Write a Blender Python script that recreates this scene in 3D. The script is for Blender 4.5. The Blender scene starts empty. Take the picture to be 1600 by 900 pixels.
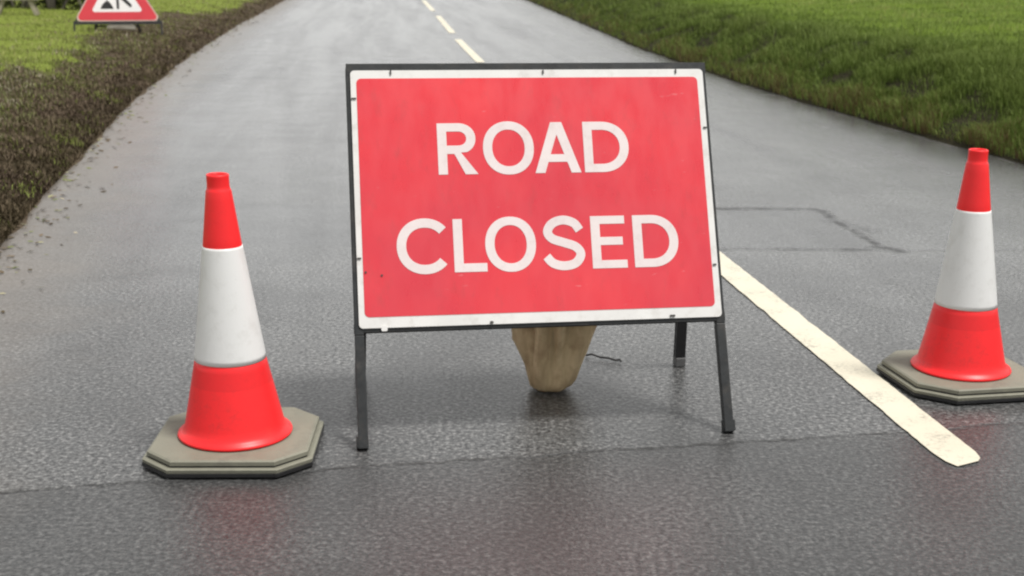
import bpy, bmesh, math, random
import numpy as np
from mathutils import Vector, Matrix, noise
R = math.radians
random.seed(7); rng = np.random.default_rng(7)
scene = bpy.context.scene
COL = scene.collection

# ------------------------------------------------------------------ camera
cam_d = bpy.data.cameras.new("camera"); cam = bpy.data.objects.new("camera", cam_d)
COL.objects.link(cam); scene.camera = cam
cam_d.sensor_width = 36.0; cam_d.lens = 36.0 * 2082.75 / 1600.0
cam_d.clip_start = 0.05; cam_d.clip_end = 2000
_r = Vector((0.99996, 0.00227, 0.00890)); _u = Vector((-0.00918, 0.24722, 0.96892)); _f = Vector((0.0, 0.96896, -0.24723))
_m = Matrix((( _r.x, _u.x, -_f.x, 0), (_r.y, _u.y, -_f.y, 0), (_r.z, _u.z, -_f.z, 0), (0, 0, 0, 1)))
cam.matrix_world = Matrix.Translation((0, 0, 1.3487)) @ _m
cam_d.dof.use_dof = True; cam_d.dof.focus_distance = 3.9; cam_d.dof.aperture_fstop = 5.6

# ------------------------------------------------------------------ sky and sun (overcast)
SUN_EL, SUN_AZ = 68.0, 112.0          # azimuth clockwise from +Y
world = bpy.data.worlds.new("World"); scene.world = world; world.use_nodes = True
wt = world.node_tree; wt.nodes.clear()
wo = wt.nodes.new('ShaderNodeOutputWorld'); wb = wt.nodes.new('ShaderNodeBackground')
sky = wt.nodes.new('ShaderNodeTexSky'); sky.sky_type = 'NISHITA'; sky.sun_disc = False
sky.sun_elevation = R(SUN_EL); sky.sun_rotation = R(SUN_AZ)
sky.air_density = 1.0; sky.dust_density = 4.0; sky.ozone_density = 1.0; sky.altitude = 50
hs = wt.nodes.new('ShaderNodeHueSaturation'); hs.inputs['Saturation'].default_value = 0.10
wt.links.new(sky.outputs[0], hs.inputs['Color']); 
# a thin even cloud deck in front of the clear sky, brightest low down
wtc = wt.nodes.new('ShaderNodeTexCoord'); wsx = wt.nodes.new('ShaderNodeSeparateXYZ'); wt.links.new(wtc.outputs['Generated'], wsx.inputs[0])
wmr = wt.nodes.new('ShaderNodeMapRange'); wt.links.new(wsx.outputs[2], wmr.inputs[0]); wmr.inputs[1].default_value = 0.0; wmr.inputs[2].default_value = 0.8
wmr.inputs[3].default_value = 9.0; wmr.inputs[4].default_value = 3.8
wcn = wt.nodes.new('ShaderNodeTexNoise'); wcn.inputs['Scale'].default_value = 2.2; wcn.inputs['Detail'].default_value = 6; wt.links.new(wtc.outputs['Generated'], wcn.inputs['Vector'])
wcm = wt.nodes.new('ShaderNodeMapRange'); wt.links.new(wcn.outputs[0], wcm.inputs[0])
for _i, _v in enumerate((0.3, 0.7, 0.88, 1.12)): wcm.inputs[_i + 1].default_value = _v
wmu = wt.nodes.new('ShaderNodeMath'); wmu.operation = 'MULTIPLY'; wt.links.new(wmr.outputs[0], wmu.inputs[0]); wt.links.new(wcm.outputs[0], wmu.inputs[1])
wcc = wt.nodes.new('ShaderNodeCombineColor'); wb2 = wt.nodes.new('ShaderNodeMath'); wb2.operation = 'MULTIPLY'; wb2.inputs[1].default_value = 0.985; wt.links.new(wmu.outputs[0], wb2.inputs[0])
wt.links.new(wmu.outputs[0], wcc.inputs[0]); wt.links.new(wmu.outputs[0], wcc.inputs[1]); wt.links.new(wb2.outputs[0], wcc.inputs[2])
wmx = wt.nodes.new('ShaderNodeMix'); wmx.data_type = 'RGBA'; wmx.inputs[0].default_value = 0.75
wt.links.new(hs.outputs[0], wmx.inputs[6]); wt.links.new(wcc.outputs[0], wmx.inputs[7]); wt.links.new(wmx.outputs[2], wb.inputs['Color'])
wb.inputs['Strength'].default_value = 0.12
wt.links.new(wb.outputs[0], wo.inputs['Surface'])
sd = bpy.data.lights.new("sun", 'SUN'); sd.energy = 3.0; sd.angle = R(12); sd.color = (1.0, 0.97, 0.93)
sun = bpy.data.objects.new("sun", sd); COL.objects.link(sun)
_sv = Vector((math.sin(R(SUN_AZ)) * math.cos(R(SUN_EL)), math.cos(R(SUN_AZ)) * math.cos(R(SUN_EL)), math.sin(R(SUN_EL))))
sun.rotation_euler = _sv.to_track_quat('Z', 'Y').to_euler(); sun.location = (0, 0, 12)
scene.view_settings.view_transform = 'Standard'; scene.view_settings.look = 'None'
scene.view_settings.exposure = 0.30; scene.view_settings.gamma = 1.0; scene.view_settings.use_curve_mapping = False
scene.cycles.filter_width = 2.2
scene.cycles.use_denoising = True

# ------------------------------------------------------------------ object helpers
def tag(o, label=None, cat=None, group=None, kind=None):
    if label: o['label'] = label
    if cat: o['category'] = cat
    if group: o['group'] = group
    if kind: o['kind'] = kind
    return o
def empty(name, loc, rz=0.0):
    o = bpy.data.objects.new(name, None); COL.objects.link(o); o.location = loc; o.rotation_euler = (0, 0, rz)
    o.empty_display_size = 0.1
    return o
def link(name, me, mat=None, parent=None, smooth=False):
    o = bpy.data.objects.new(name, me); COL.objects.link(o)
    if mat: me.materials.append(mat)
    if parent: o.parent = parent
    if smooth: me.polygons.foreach_set('use_smooth', [True] * len(me.polygons))
    return o
def from_bm(name, bm, mat=None, parent=None, smooth=False):
    bmesh.ops.recalc_face_normals(bm, faces=bm.faces)
    me = bpy.data.meshes.new(name); bm.to_mesh(me); bm.free()
    return link(name, me, mat, parent, smooth)
def bm_box(bm, c, ux, uy, uz, sx, sy, sz, bevel=0.0):
    """oriented box: centre c, axes ux uy uz, full sizes"""
    b2 = bmesh.new(); bmesh.ops.create_cube(b2, size=1.0)
    for v in b2.verts:
        v.co = Vector(c) + Vector(ux) * v.co.x * sx + Vector(uy) * v.co.y * sy + Vector(uz) * v.co.z * sz
    if bevel > 0: bmesh.ops.bevel(b2, geom=list(b2.edges), offset=bevel, segments=2, affect='EDGES', profile=0.5)
    tmp = bpy.data.meshes.new("tmp"); b2.to_mesh(tmp); b2.free(); bm.from_mesh(tmp); bpy.data.meshes.remove(tmp)
def bm_bar(bm, a, b, w, t, side, bevel=0.002):
    a = Vector(a); b = Vector(b); z = (b - a).normalized(); s = Vector(side); s = (s - z * s.dot(z)).normalized(); n = z.cross(s)
    bm_box(bm, (a + b) / 2, s, n, z, w, t, (b - a).length, bevel)
def bm_tube(bm, pts, r, seg=8):
    pts = [Vector(p) for p in pts]; rings = []
    rr = r if isinstance(r, (list, tuple)) else [r] * len(pts)
    ref = Vector((0.13, 0.31, 0.94))
    for i, p in enumerate(pts):
        t = (pts[min(i + 1, len(pts) - 1)] - pts[max(i - 1, 0)]).normalized()
        s = t.cross(ref)
        if s.length < 1e-3: s = t.cross(Vector((1, 0, 0)))
        s.normalize(); n = t.cross(s)
        rings.append([bm.verts.new(p + (s * math.cos(a) + n * math.sin(a)) * rr[i]) for a in [2 * math.pi * k / seg for k in range(seg)]])
    for a, b in zip(rings, rings[1:]):
        for k in range(seg): bm.faces.new((a[k], a[(k + 1) % seg], b[(k + 1) % seg], b[k]))
    bm.faces.new(rings[0][::-1]); bm.faces.new(rings[-1])
def bm_lathe(bm, prof, seg=64):
    rings = []
    for r, z in prof:
        rings.append([bm.verts.new((r * math.cos(2 * math.pi * k / seg), r * math.sin(2 * math.pi * k / seg), z)) for k in range(seg)])
    for a, b in zip(rings, rings[1:]):
        for k in range(seg): bm.faces.new((a[k], a[(k + 1) % seg], b[(k + 1) % seg], b[k]))
def flat_shape(name, outlines, mat, parent, M, thick=0.0006):
    """filled 2-D outlines (holes allowed) as a thin sheet, placed by matrix M"""
    cu = bpy.data.curves.new(name + "_c", 'CURVE'); cu.dimensions = '2D'; cu.fill_mode = 'BOTH'; cu.extrude = thick / 2
    for ol in outlines:
        sp = cu.splines.new('POLY'); sp.points.add(len(ol) - 1)
        for p, q in zip(sp.points, ol): p.co = (q[0], q[1], 0, 1)
        sp.use_cyclic_u = True
    tmp = bpy.data.objects.new("tmp", cu); me = bpy.data.meshes.new_from_object(tmp)
    bpy.data.objects.remove(tmp); bpy.data.curves.remove(cu)
    me.name = name; me.transform(M)
    return link(name, me, mat, parent)

# ------------------------------------------------------------------ material helpers
class NT:
    def __init__(s, name):
        s.m = bpy.data.materials.new(name); s.m.use_nodes = True; s.t = s.m.node_tree
        s.b = s.t.nodes['Principled BSDF']; s.out = s.t.nodes['Material Output']
    def n(s, typ, **kw):
        nd = s.t.nodes.new(typ)
        for k, v in kw.items(): setattr(nd, k, v)
        return nd
    def set(s, sock, v):
        if isinstance(v, bpy.types.NodeSocket): s.t.links.new(v, sock)
        elif isinstance(v, (tuple, list)) and len(v) == 3 and sock.type == 'RGBA': sock.default_value = (*v, 1)
        else: sock.default_value = v
    def math(s, op, a, b=0.0, c=None, clamp=False):
        nd = s.n('ShaderNodeMath', operation=op, use_clamp=clamp); s.set(nd.inputs[0], a); s.set(nd.inputs[1], b)
        if c is not None: s.set(nd.inputs[2], c)
        return nd.outputs[0]
    def coord(s, which='Object'): return s.n('ShaderNodeTexCoord').outputs[which]
    def xyz(s, v):
        nd = s.n('ShaderNodeSeparateXYZ'); s.set(nd.inputs[0], v); return nd.outputs
    def noise(s, vec, scale, detail=4, rough=0.55, dist=0.0, out='Fac'):
        nd = s.n('ShaderNodeTexNoise'); s.set(nd.inputs['Vector'], vec); nd.inputs['Scale'].default_value = scale
        nd.inputs['Detail'].default_value = detail; nd.inputs['Roughness'].default_value = rough; nd.inputs['Distortion'].default_value = dist
        return nd.outputs[out]
    def voro(s, vec, scale, feature='F1', out='Distance'):
        nd = s.n('ShaderNodeTexVoronoi', feature=feature); s.set(nd.inputs['Vector'], vec); nd.inputs['Scale'].default_value = scale
        return nd.outputs[out]
    def rng(s, v, a, b, c=0.0, d=1.0, smooth=False):
        nd = s.n('ShaderNodeMapRange', interpolation_type='SMOOTHSTEP' if smooth else 'LINEAR'); s.set(nd.inputs[0], v)
        for i, q in enumerate((a, b, c, d)): s.set(nd.inputs[i + 1], q)
        return nd.outputs[0]
    def mix(s, f, a, b, blend='MIX'):
        nd = s.n('ShaderNodeMix', data_type='RGBA', blend_type=blend); s.set(nd.inputs[0], f); s.set(nd.inputs[6], a); s.set(nd.inputs[7], b)
        return nd.outputs[2]
    def bump(s, h, strength, dist, normal=None):
        nd = s.n('ShaderNodeBump'); s.set(nd.inputs['Height'], h); nd.inputs['Strength'].default_value = strength; nd.inputs['Distance'].default_value = dist
        if normal: s.set(nd.inputs['Normal'], normal)
        return nd.outputs[0]
    def seg(s, X, Y, a, b):
        """distance to the segment a-b in the ground plane"""
        dx, dy = b[0] - a[0], b[1] - a[1]; L2 = dx * dx + dy * dy
        px = s.math('SUBTRACT', X, a[0]); py = s.math('SUBTRACT', Y, a[1])
        t = s.math('DIVIDE', s.math('ADD', s.math('MULTIPLY', px, dx), s.math('MULTIPLY', py, dy)), L2, clamp=True)
        ex = s.math('SUBTRACT', px, s.math('MULTIPLY', t, dx)); ey = s.math('SUBTRACT', py, s.math('MULTIPLY', t, dy))
        return s.math('SQRT', s.math('ADD', s.math('MULTIPLY', ex, ex), s.math('MULTIPLY', ey, ey)))
    def P(s, **kw):
        for k, v in kw.items(): s.set(s.b.inputs[k.replace('_', ' ')], v)
        return s.m

def simple(name, col, rough=0.5, var=0.12, scale=25.0, bump=0.0, bscale=200.0, spec=0.5, dirt=None, dirt_amt=0.0, dirt_scale=6.0, coat=0.0):
    g = NT(name); co = g.coord()
    f = g.rng(g.noise(co, scale, 5), 0.3, 0.7, 1 - var, 1 + var)
    nd = g.n('ShaderNodeHueSaturation'); g.set(nd.inputs['Color'], col); g.set(nd.inputs['Value'], f); c = nd.outputs[0]
    if dirt:
        c = g.mix(g.math('MULTIPLY', g.rng(g.noise(co, dirt_scale, 8, 0.7), 0.48, 0.72, 0, 1, True), dirt_amt), c, dirt)
    g.P(Base_Color=c, Roughness=g.rng(g.noise(co, scale * 2, 3), 0.3, 0.7, max(0.02, rough - 0.07), rough + 0.08), Specular_IOR_Level=spec, Coat_Weight=coat)
    if bump > 0: g.P(Normal=g.bump(g.noise(co, bscale, 4), bump, 0.002))
    return g.m

# ------------------------------------------------------------------ road course (measured on the ground plane)
YS = [-20, 0, 3.4, 5.6, 7.4, 9.4, 13.4, 16.1, 20.4, 27.7, 36, 60, 150]
CX = [4.9, 1.75, 1.24, 0.945, 0.70, 0.42, -0.08, -0.38, -0.85, -1.57, -2.43, -5.0, -16.0]
LY = [-20, 0, 5.9, 7.17, 9.39, 11.8, 16.6, 23.5, 35, 60, 150]
LX = [1.2, -1.42, -2.33, -2.57, -2.95, -3.37, -4.02, -4.80, -5.88, -8.4, -19.4]
RY = [-20, 0, 8.75, 10.2, 12, 14, 19, 25.6, 36.6, 60, 150]
RX = [7.6, 4.75, 3.36, 3.05, 2.70, 2.36, 1.74, 1.22, 0.30, -2.2, -13.2]
def cx(y): return float(np.interp(y, YS, CX))
def lx(y): return float(np.interp(y, LY, LX))
def rx(y): return float(np.interp(y, RY, RX))

# ------------------------------------------------------------------ materials of the setting
def road_material():
    g = NT("wet_asphalt"); co = g.coord(); X, Y, Z = g.xyz(co)
    uv = g.coord('UV'); U, V, _ = g.xyz(uv)
    wob = g.math('MULTIPLY', g.math('SUBTRACT', g.noise(co, 5.0, 6, 0.65), 0.5), 0.10)
    Yw = g.math('ADD', Y, wob)
    Xw = g.math('ADD', X, g.math('MULTIPLY', g.math('SUBTRACT', g.noise(co, 5.0, 7, 0.7, 0.6), 0.5), 0.14))
    # older rough surface on the camera side of the seam
    side = g.math('SUBTRACT', Yw, g.math('ADD', g.math('MULTIPLY', X, 0.205), 3.41))
    near = g.rng(side, -0.015, 0.015, 1.0, 0.0)
    patch = g.math('MULTIPLY', g.rng(Yw, 6.04, 6.10), g.math('MULTIPLY', g.rng(Yw, 7.03, 7.08, 1, 0), g.rng(Xw, 1.64, 1.70, 1, 0)))
    # aggregate
    v = g.voro(co, 95.0); v2 = g.voro(co, 210.0)
    n1 = g.noise(co, 130.0, 3, 0.6); n2 = g.noise(co, 34.0, 4, 0.6)
    stone = g.rng(v, 0.1, 0.55, 1.0, 0.0)
    big = g.noise(co, 0.9, 5, 0.6); mid = g.noise(co, 3.3, 5, 0.6)
    base = g.mix(g.rng(big, 0.35, 0.65), (0.072, 0.073, 0.073), (0.106, 0.107, 0.106))
    base = g.mix(g.rng(mid, 0.4, 0.65, 0, 0.5), base, (0.066, 0.068, 0.069))
    cellc = g.n('ShaderNodeTexVoronoi'); g.set(cellc.inputs['Vector'], co); cellc.inputs['Scale'].default_value = 95.0
    cr = g.xyz(cellc.outputs['Color'])[0]
    base = g.mix(g.math('MULTIPLY', g.rng(cr, 0.70, 1.0, 0, 0.28), stone), base, (0.32, 0.31, 0.29))
    base = g.mix(g.math('MULTIPLY', g.rng(cr, 0.40, 0.0, 0, 0.6), stone), base, (0.018, 0.018, 0.019))
    blot = g.noise(co, 70.0, 4, 0.75)
    base = g.mix(g.rng(blot, 0.53, 0.64, 0, 0.95), base, (0.25, 0.248, 0.242))
    base = g.mix(g.rng(blot, 0.50, 0.40, 0, 0.95), base, (0.020, 0.020, 0.021))
    base = g.mix(g.rng(g.noise(co, 1.6, 4, 0.6, 0.5), 0.42, 0.66, 0, 0.5), base, (0.032, 0.032, 0.032))
    base = g.mix(g.math('MULTIPLY', near, 0.50), base, (0.030, 0.030, 0.030))
    base = g.mix(g.math('MULTIPLY', patch, 0.35), base, (0.040, 0.041, 0.044))
    # sandy silt washed out from the verges, broken edge
    el = g.math('ADD', g.xyz(g.n('ShaderNodeAttribute', attribute_name='edge').outputs['Vector'])[0], g.math('MULTIPLY', g.math('SUBTRACT', g.noise(co, 1.7, 6, 0.65), 0.5), 0.8))
    silt = g.rng(el, 0.0, 0.75, 0.75, 0.0, True)
    base = g.mix(silt, base, g.mix(g.noise(co, 12, 4), (0.12, 0.10, 0.082), (0.22, 0.195, 0.17)))
    # cracks and seams
    brk = g.rng(g.noise(co, 11, 4), 0.35, 0.6, 0.25, 1.0)
    seam = g.math('MULTIPLY', g.rng(g.math('ABSOLUTE', side), 0.003, 0.014, 1, 0), brk)
    def crk(a, b, w, k=1.0):
        return g.math('MULTIPLY', g.rng(g.seg(Xw, Yw, a, b), w * 0.3, w, k, 0), brk)
    cs = [seam, crk((0.3, 7.05), (1.63, 7.06), 0.05, 1.0), crk((1.64, 7.06), (1.74, 6.10), 0.035, 1.0), crk((0.2, 6.02), (1.75, 6.06), 0.045, 0.7),
          crk((1.72, 6.12), (1.80, 6.04), 0.06, 1.0), crk((1.80, 6.05), (2.9, 6.12), 0.03, 0.3), crk((1.60, 7.06), (1.66, 7.00), 0.06, 0.8), crk((1.66, 6.75), (1.80, 6.5), 0.07, 0.5)]
    c = cs[0]
    for q in cs[1:]: c = g.math('MAXIMUM', c, q)
    base = g.mix(g.math('MULTIPLY', c, 0.65), base, (0.012, 0.012, 0.012))
    # wetness: the film of water lies in broad streaks along the lanes, thinner on the crown stones
    mp = g.n('ShaderNodeMapping'); g.set(mp.inputs['Vector'], uv); mp.inputs['Scale'].default_value = (1.0, 0.07, 1.0)
    streak = g.noise(mp.outputs[0], 2.2, 5, 0.55, 0.3)
    wet = g.math('ADD', g.rng(streak, 0.25, 0.65, 0.58, 1.0), g.rng(mid, 0.3, 0.7, -0.10, 0.10), clamp=True)
    wet = g.math('MULTIPLY', wet, g.rng(el, 0.0, 0.8, 0.35, 1.0))
    wet = g.math('MULTIPLY', wet, g.rng(Y, 3.2, 6.0, 0.30, 1.0))
    rough = g.rng(wet, 0, 1, 0.47, 0.12)
    rough = g.math('ADD', rough, g.rng(blot, 0.3, 0.7, 0.09, -0.06))
    rough = g.math('ADD', rough, g.math('MULTIPLY', c, 0.35))
    h = g.math('ADD', g.math('MULTIPLY', stone, 0.7), g.math('MULTIPLY', n1, 0.5))
    h = g.math('ADD', h, g.math('MULTIPLY', v2, 0.3)); h = g.math('ADD', h, g.math('MULTIPLY', blot, 0.8))
    hh = g.math('MULTIPLY', h, g.rng(near, 0, 1, 0.6, 1.0))
    hh = g.math('SUBTRACT', hh, g.math('MULTIPLY', c, 2.5))
    nb = g.bump(n2, 0.22, 0.004); nb = g.bump(hh, 0.42, 0.0028, nb)
    g.P(Base_Color=base, Roughness=rough, Normal=nb, Specular_IOR_Level=0.46)
    g.P(Coat_Weight=g.math('MULTIPLY', wet, 0.20), Coat_Roughness=0.22)
    g.set(g.b.inputs['Coat Normal'], g.bump(n2, 0.25, 0.005))
    return g.m

def verge_material(name, green_a, green_b, mud_a, mud_b):
    g = NT(name); co = g.coord()
    mud = g.xyz(g.n('ShaderNodeAttribute', attribute_name='mud').outputs['Vector'])[0]
    mud = g.rng(g.math('ADD', mud, g.math('MULTIPLY', g.math('SUBTRACT', g.noise(co, 4, 6, 0.7), 0.5), 0.9)), 0.35, 0.6, 0, 1, True)
    gr = g.mix(g.noise(co, 3, 6, 0.7), green_a, green_b)
    gr = g.mix(g.rng(g.noise(co, 60, 4), 0.5, 0.75), gr, (0.06, 0.08, 0.015))
    md = g.mix(g.rng(g.noise(co, 14, 8, 0.75), 0.35, 0.65), mud_a, mud_b)
    g.P(Base_Color=g.mix(mud, gr, md), Roughness=0.9, Normal=g.bump(g.noise(co, 45, 8, 0.7), 0.8, 0.02), Specular_IOR_Level=0.08)
    return g.m

def blade_material(name, stops, trans=0.25, rough=0.55):
    """colour ramp over the per-blade random attribute"""
    g = NT(name); at = g.xyz(g.n('ShaderNodeAttribute', attribute_name='rnd').outputs['Vector'])[0]
    cr = g.n('ShaderNodeValToRGB'); g.set(cr.inputs[0], at); e = cr.color_ramp.elements
    while len(e) < len(stops): e.new(0.5)
    for el, (p, c) in zip(e, stops): el.position = p; el.color = (*c, 1)
    c = g.mix(g.rng(g.noise(g.coord(), 1.3, 4), 0.35, 0.65, 0, 0.35), cr.outputs[0], g.mix(0.5, cr.outputs[0], (0.12, 0.13, 0.035)))
    g.P(Base_Color=c, Roughness=rough, Specular_IOR_Level=0.08)
    tr = g.n('ShaderNodeBsdfTranslucent'); g.set(tr.inputs[0], c); mx = g.n('ShaderNodeMixShader'); mx.inputs[0].default_value = trans
    g.t.links.new(g.b.outputs[0], mx.inputs[1]); g.t.links.new(tr.outputs[0], mx.inputs[2]); g.t.links.new(mx.outputs[0], g.out.inputs[0])
    return g.m

# ------------------------------------------------------------------ ground, road, verges
def grid_mesh(name, P, mat, attrs=None, uvs=None):
    nr, nc, _ = P.shape; me = bpy.data.meshes.new(name)
    idx = np.arange(nr * nc).reshape(nr, nc)
    q = np.stack([idx[:-1, :-1], idx[:-1, 1:], idx[1:, 1:], idx[1:, :-1]], -1).reshape(-1, 4)
    me.vertices.add(nr * nc); me.vertices.foreach_set('co', P.reshape(-1).astype(np.float32))
    me.loops.add(q.size); me.loops.foreach_set('vertex_index', q.reshape(-1).astype(np.int32))
    me.polygons.add(len(q)); me.polygons.foreach_set('loop_start', np.arange(0, q.size, 4, dtype=np.int32))
    me.update(calc_edges=True)
    for k, a in (attrs or {}).items():
        at = me.attributes.new(k, 'FLOAT', 'POINT'); at.data.foreach_set('value', a.reshape(-1).astype(np.float32))
    if uvs is not None:
        ul = me.uv_layers.new(name='UVMap'); ul.data.foreach_set('uv', uvs.reshape(-1, 2)[q.reshape(-1)].reshape(-1).astype(np.float32))
    me.polygons.foreach_set('use_smooth', np.ones(len(q), bool))
    return link(name, me, mat)

g = NT("field_ground"); g.P(Base_Color=g.mix(g.noise(g.coord(), 0.3, 8, 0.7), (0.05, 0.075, 0.018), (0.08, 0.10, 0.03)), Roughness=0.9)
bm = bmesh.new(); vs = [bm.verts.new(p) for p in ((-900, -900, -0.06), (900, -900, -0.06), (900, 900, -0.06), (-900, 900, -0.06))]; bm.faces.new(vs)
tag(from_bm("ground", bm, g.m), "flat green farmland stretching beyond the verges", "ground", kind='structure')

ys = np.concatenate([np.arange(-20, 0, 0.5), np.arange(0, 40, 0.15), np.arange(40, 150.1, 2.0)])
us = np.linspace(0, 1, 41)
L_ = np.interp(ys, LY, LX); R_ = np.interp(ys, RY, RX); C_ = np.interp(ys, YS, CX)
Xg = L_[:, None] * (1 - us) + R_[:, None] * us
Xg[:, 0] -= 0.35; Xg[:, -1] += 0.35
P = np.stack([Xg, np.repeat(ys[:, None], 41, 1), np.zeros_like(Xg)], -1)
edge = np.minimum(Xg - L_[:, None], 0.55 + 1.4 * (R_[:, None] - Xg))
uvr = np.stack([Xg - C_[:, None], P[..., 1]], -1)
tag(grid_mesh("road", P, road_material(), {'edge': edge}, uvr), "wet grey asphalt country road with patched surface", "road", kind='structure')

def vnoise(x, y, s, seed=0.0): return np.array([noise.noise(Vector((a * s, b * s, seed))) for a, b in zip(np.ravel(x), np.ravel(y))]).reshape(np.shape(x))
def fbm(x, y, s, seed=0.0, oct=3):
    t = 0; a = 1.0
    for k in range(oct): t = t + a * vnoise(x, y, s * 2 ** k, seed + 7 * k); a *= 0.5
    return t
def sm(x, a, b):
    t = np.clip((x - a) / (b - a), 0, 1); return t * t * (3 - 2 * t)
def z_left(d, y): return 0.07 * sm(d, -0.02, 0.22) + 0.13 * sm(d, 0.1, 1.3) + 0.012 * np.clip(d - 1, 0, 40)
def z_right(d, y): return 0.10 * sm(d, -0.04, 0.16) + 0.36 * sm(d, 0.05, 1.25) + 0.05 * np.clip(d - 1.0, 0, 40)
def mud_left(d, y):
    d = d + 0.30 * fbm(np.asarray(d) * 1.0 + 40, np.asarray(y), 1.5, 17.0, 3)
    m = 1 - sm(d, 0.6, 1.2)
    m = np.maximum(m, (1 - sm(d, 0.9, 1.8)) * (1 - sm(y, 11.6, 13.4)))                      # wide muddy patch nearer the camera
    m = np.maximum(m, (1 - sm(d, 1.0, 1.5)) * sm(y, 15.5, 16.5) * (1 - sm(y, 22.5, 24)))
    m = m * (1 - 0.75 * sm(d, 0.35, 0.6) * sm(y, 23, 26))
    return m
def verge(side, mat, name):
    ds = np.concatenate([[-0.10, -0.04, 0.0, 0.05], np.arange(0.1, 4, 0.10), np.arange(4, 12, 0.5), np.geomspace(12, 200, 10)])
    ex = np.interp(ys, LY, LX) if side < 0 else np.interp(ys, RY, RX)
    D, Y = np.meshgrid(ds, ys)
    # ragged edge
    rag = 0.05 * fbm(Y * 0 + 3 * side, Y, 1.6, 2.0, 4) * np.exp(-np.abs(D) * 1.5)
    X = ex[:, None] + side * D + rag
    z = (z_left if side < 0 else z_right)(D, Y)
    z = z + 0.05 * fbm(X, Y, 1.1, 5.0, 4) * sm(D, 0.0, 0.3)
    z = np.where(D < -0.02, -0.03, z)
    m = mud_left(D, Y) if side < 0 else 1 - sm(D, 0.9, 1.5)
    return tag(grid_mesh(name, np.stack([X, Y, z], -1), mat, {'mud': m}), kind='structure')
vl = verge(-1, verge_material("left_verge_soil", (0.15, 0.19, 0.035), (0.22, 0.27, 0.05), (0.045, 0.034, 0.022), (0.13, 0.10, 0.07)), "verge_left")
vr = verge(1, verge_material("right_verge_soil", (0.09, 0.14, 0.014), (0.13, 0.19, 0.022), (0.016, 0.014, 0.009), (0.035, 0.032, 0.016)), "verge_right")
tag(vl, "low muddy left verge rising to a bright lawn", "verge"); tag(vr, "raised grassy bank along the right road edge", "verge")

# ------------------------------------------------------------------ grass, litter
def blades(name, base, hgt, wid, lean, rnd, mat, kind='grass'):
    n = len(base); a = rng.uniform(0, 2 * np.pi, n); b = rng.uniform(0, 2 * np.pi, n)
    side = np.stack([np.cos(a), np.sin(a), np.zeros(n)], -1) * wid[:, None] / 2
    ld = np.stack([np.cos(b), np.sin(b), np.zeros(n)], -1) + lean
    h = hgt[:, None]; bend = rng.uniform(0.25, 0.9, n)[:, None]
    up = np.array([0, 0, 1.0])
    mid = base + up * h * 0.6 + ld * h * 0.22 * bend
    tip = base + up * h * (1 - 0.35 * bend) + ld * h * 0.75 * bend
    V = np.stack([base - side, base + side, mid + side * 0.8, mid - side * 0.8, tip], 1).reshape(-1, 3)
    i = np.arange(n) * 5
    loops = np.stack([i, i + 1, i + 2, i + 3, i + 3, i + 2, i + 4], 1).reshape(-1)
    st = np.stack([np.arange(n) * 7, np.arange(n) * 7 + 4], 1).reshape(-1)
    me = bpy.data.meshes.new(name); me.vertices.add(len(V)); me.vertices.foreach_set('co', V.reshape(-1).astype(np.float32))
    me.loops.add(len(loops)); me.loops.foreach_set('vertex_index', loops.astype(np.int32))
    me.polygons.add(len(st)); me.polygons.foreach_set('loop_start', st.astype(np.int32)); me.update(calc_edges=True)
    at = me.attributes.new('rnd', 'FLOAT', 'POINT'); at.data.foreach_set('value', np.repeat(rnd, 5).astype(np.float32))
    return link(name, me, mat)
def sample(n, dmax, y0, y1, side, pw=1.0):
    u = rng.random(n); y = (y0 ** -pw + u * (y1 ** -pw - y0 ** -pw)) ** (-1 / pw)
    d = rng.random(n) * dmax
    ex = np.interp(y, LY if side < 0 else RY, LX if side < 0 else RX)
    return d, y, ex + side * d
def place(side, d, y, x):
    z = (z_left if side < 0 else z_right)(d, y); nz = fbm(x, y, 1.1, 5.0, 4) * 0.05 * sm(d, 0.0, 0.3)
    return np.stack([x, y, z + nz + (0.005 if side < 0 else -0.004)], -1)

# right bank: long rank dark grass on the slope, shorter bright lawn above
G1 = blade_material("bank_grass", [(0.0, (0.035, 0.055, 0.012)), (0.30, (0.080, 0.125, 0.020)), (0.62, (0.17, 0.235, 0.055)), (0.80, (0.21, 0.275, 0.075)), (0.88, (0.15, 0.14, 0.045)), (1.0, (0.13, 0.085, 0.045))])
G2 = blade_material("lawn_grass", [(0.0, (0.075, 0.115, 0.024)), (0.3, (0.145, 0.20, 0.045)), (0.6, (0.225, 0.30, 0.075)), (0.9, (0.33, 0.39, 0.13)), (1.0, (0.34, 0.34, 0.11))])
n = 280000
d, y, x = sample(n, 1.9, 5.5, 45, 1, 1.2)
clump = fbm(x, y, 2.2, 11.0, 2)
keep = rng.random(n) < np.clip(0.80 + 1.3 * clump, 0.25, 1) * (1 - 0.8 * sm(d + 0.5 * clump, 0.8, 1.9)); d, y, x, clump = d[keep], y[keep], x[keep], clump[keep]
hg = rng.uniform(0.04, 0.13, len(d)) * (1 + 0.9 * clump + 0.4 * fbm(x, y, 6.0, 31.0, 1)) * (1 - 0.3 * sm(d, 0.9, 1.7)); wd = rng.uniform(0.003, 0.006, len(d)) * (0.8 + y * 0.03)
rn = np.clip(rng.random(len(d)) * (0.85) + clump * 0.35 + 0.02 + 0.22 * sm(d, 0.35, 1.5) + 0.3 * (1 - sm(d, 0.0, 0.35)), 0, np.where(d > 0.5, 0.80, 1.0))
tag(blades("rank_grass", place(1, d, y, x), hg, wd, np.array([-0.35, -0.1, 0]), rn, G1), "long dark rank grass hanging over the right road edge", "grass", kind='stuff')
n = 190000
d, y, x = sample(n, 9.0, 6.0, 45, 1, 1.0)
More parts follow.
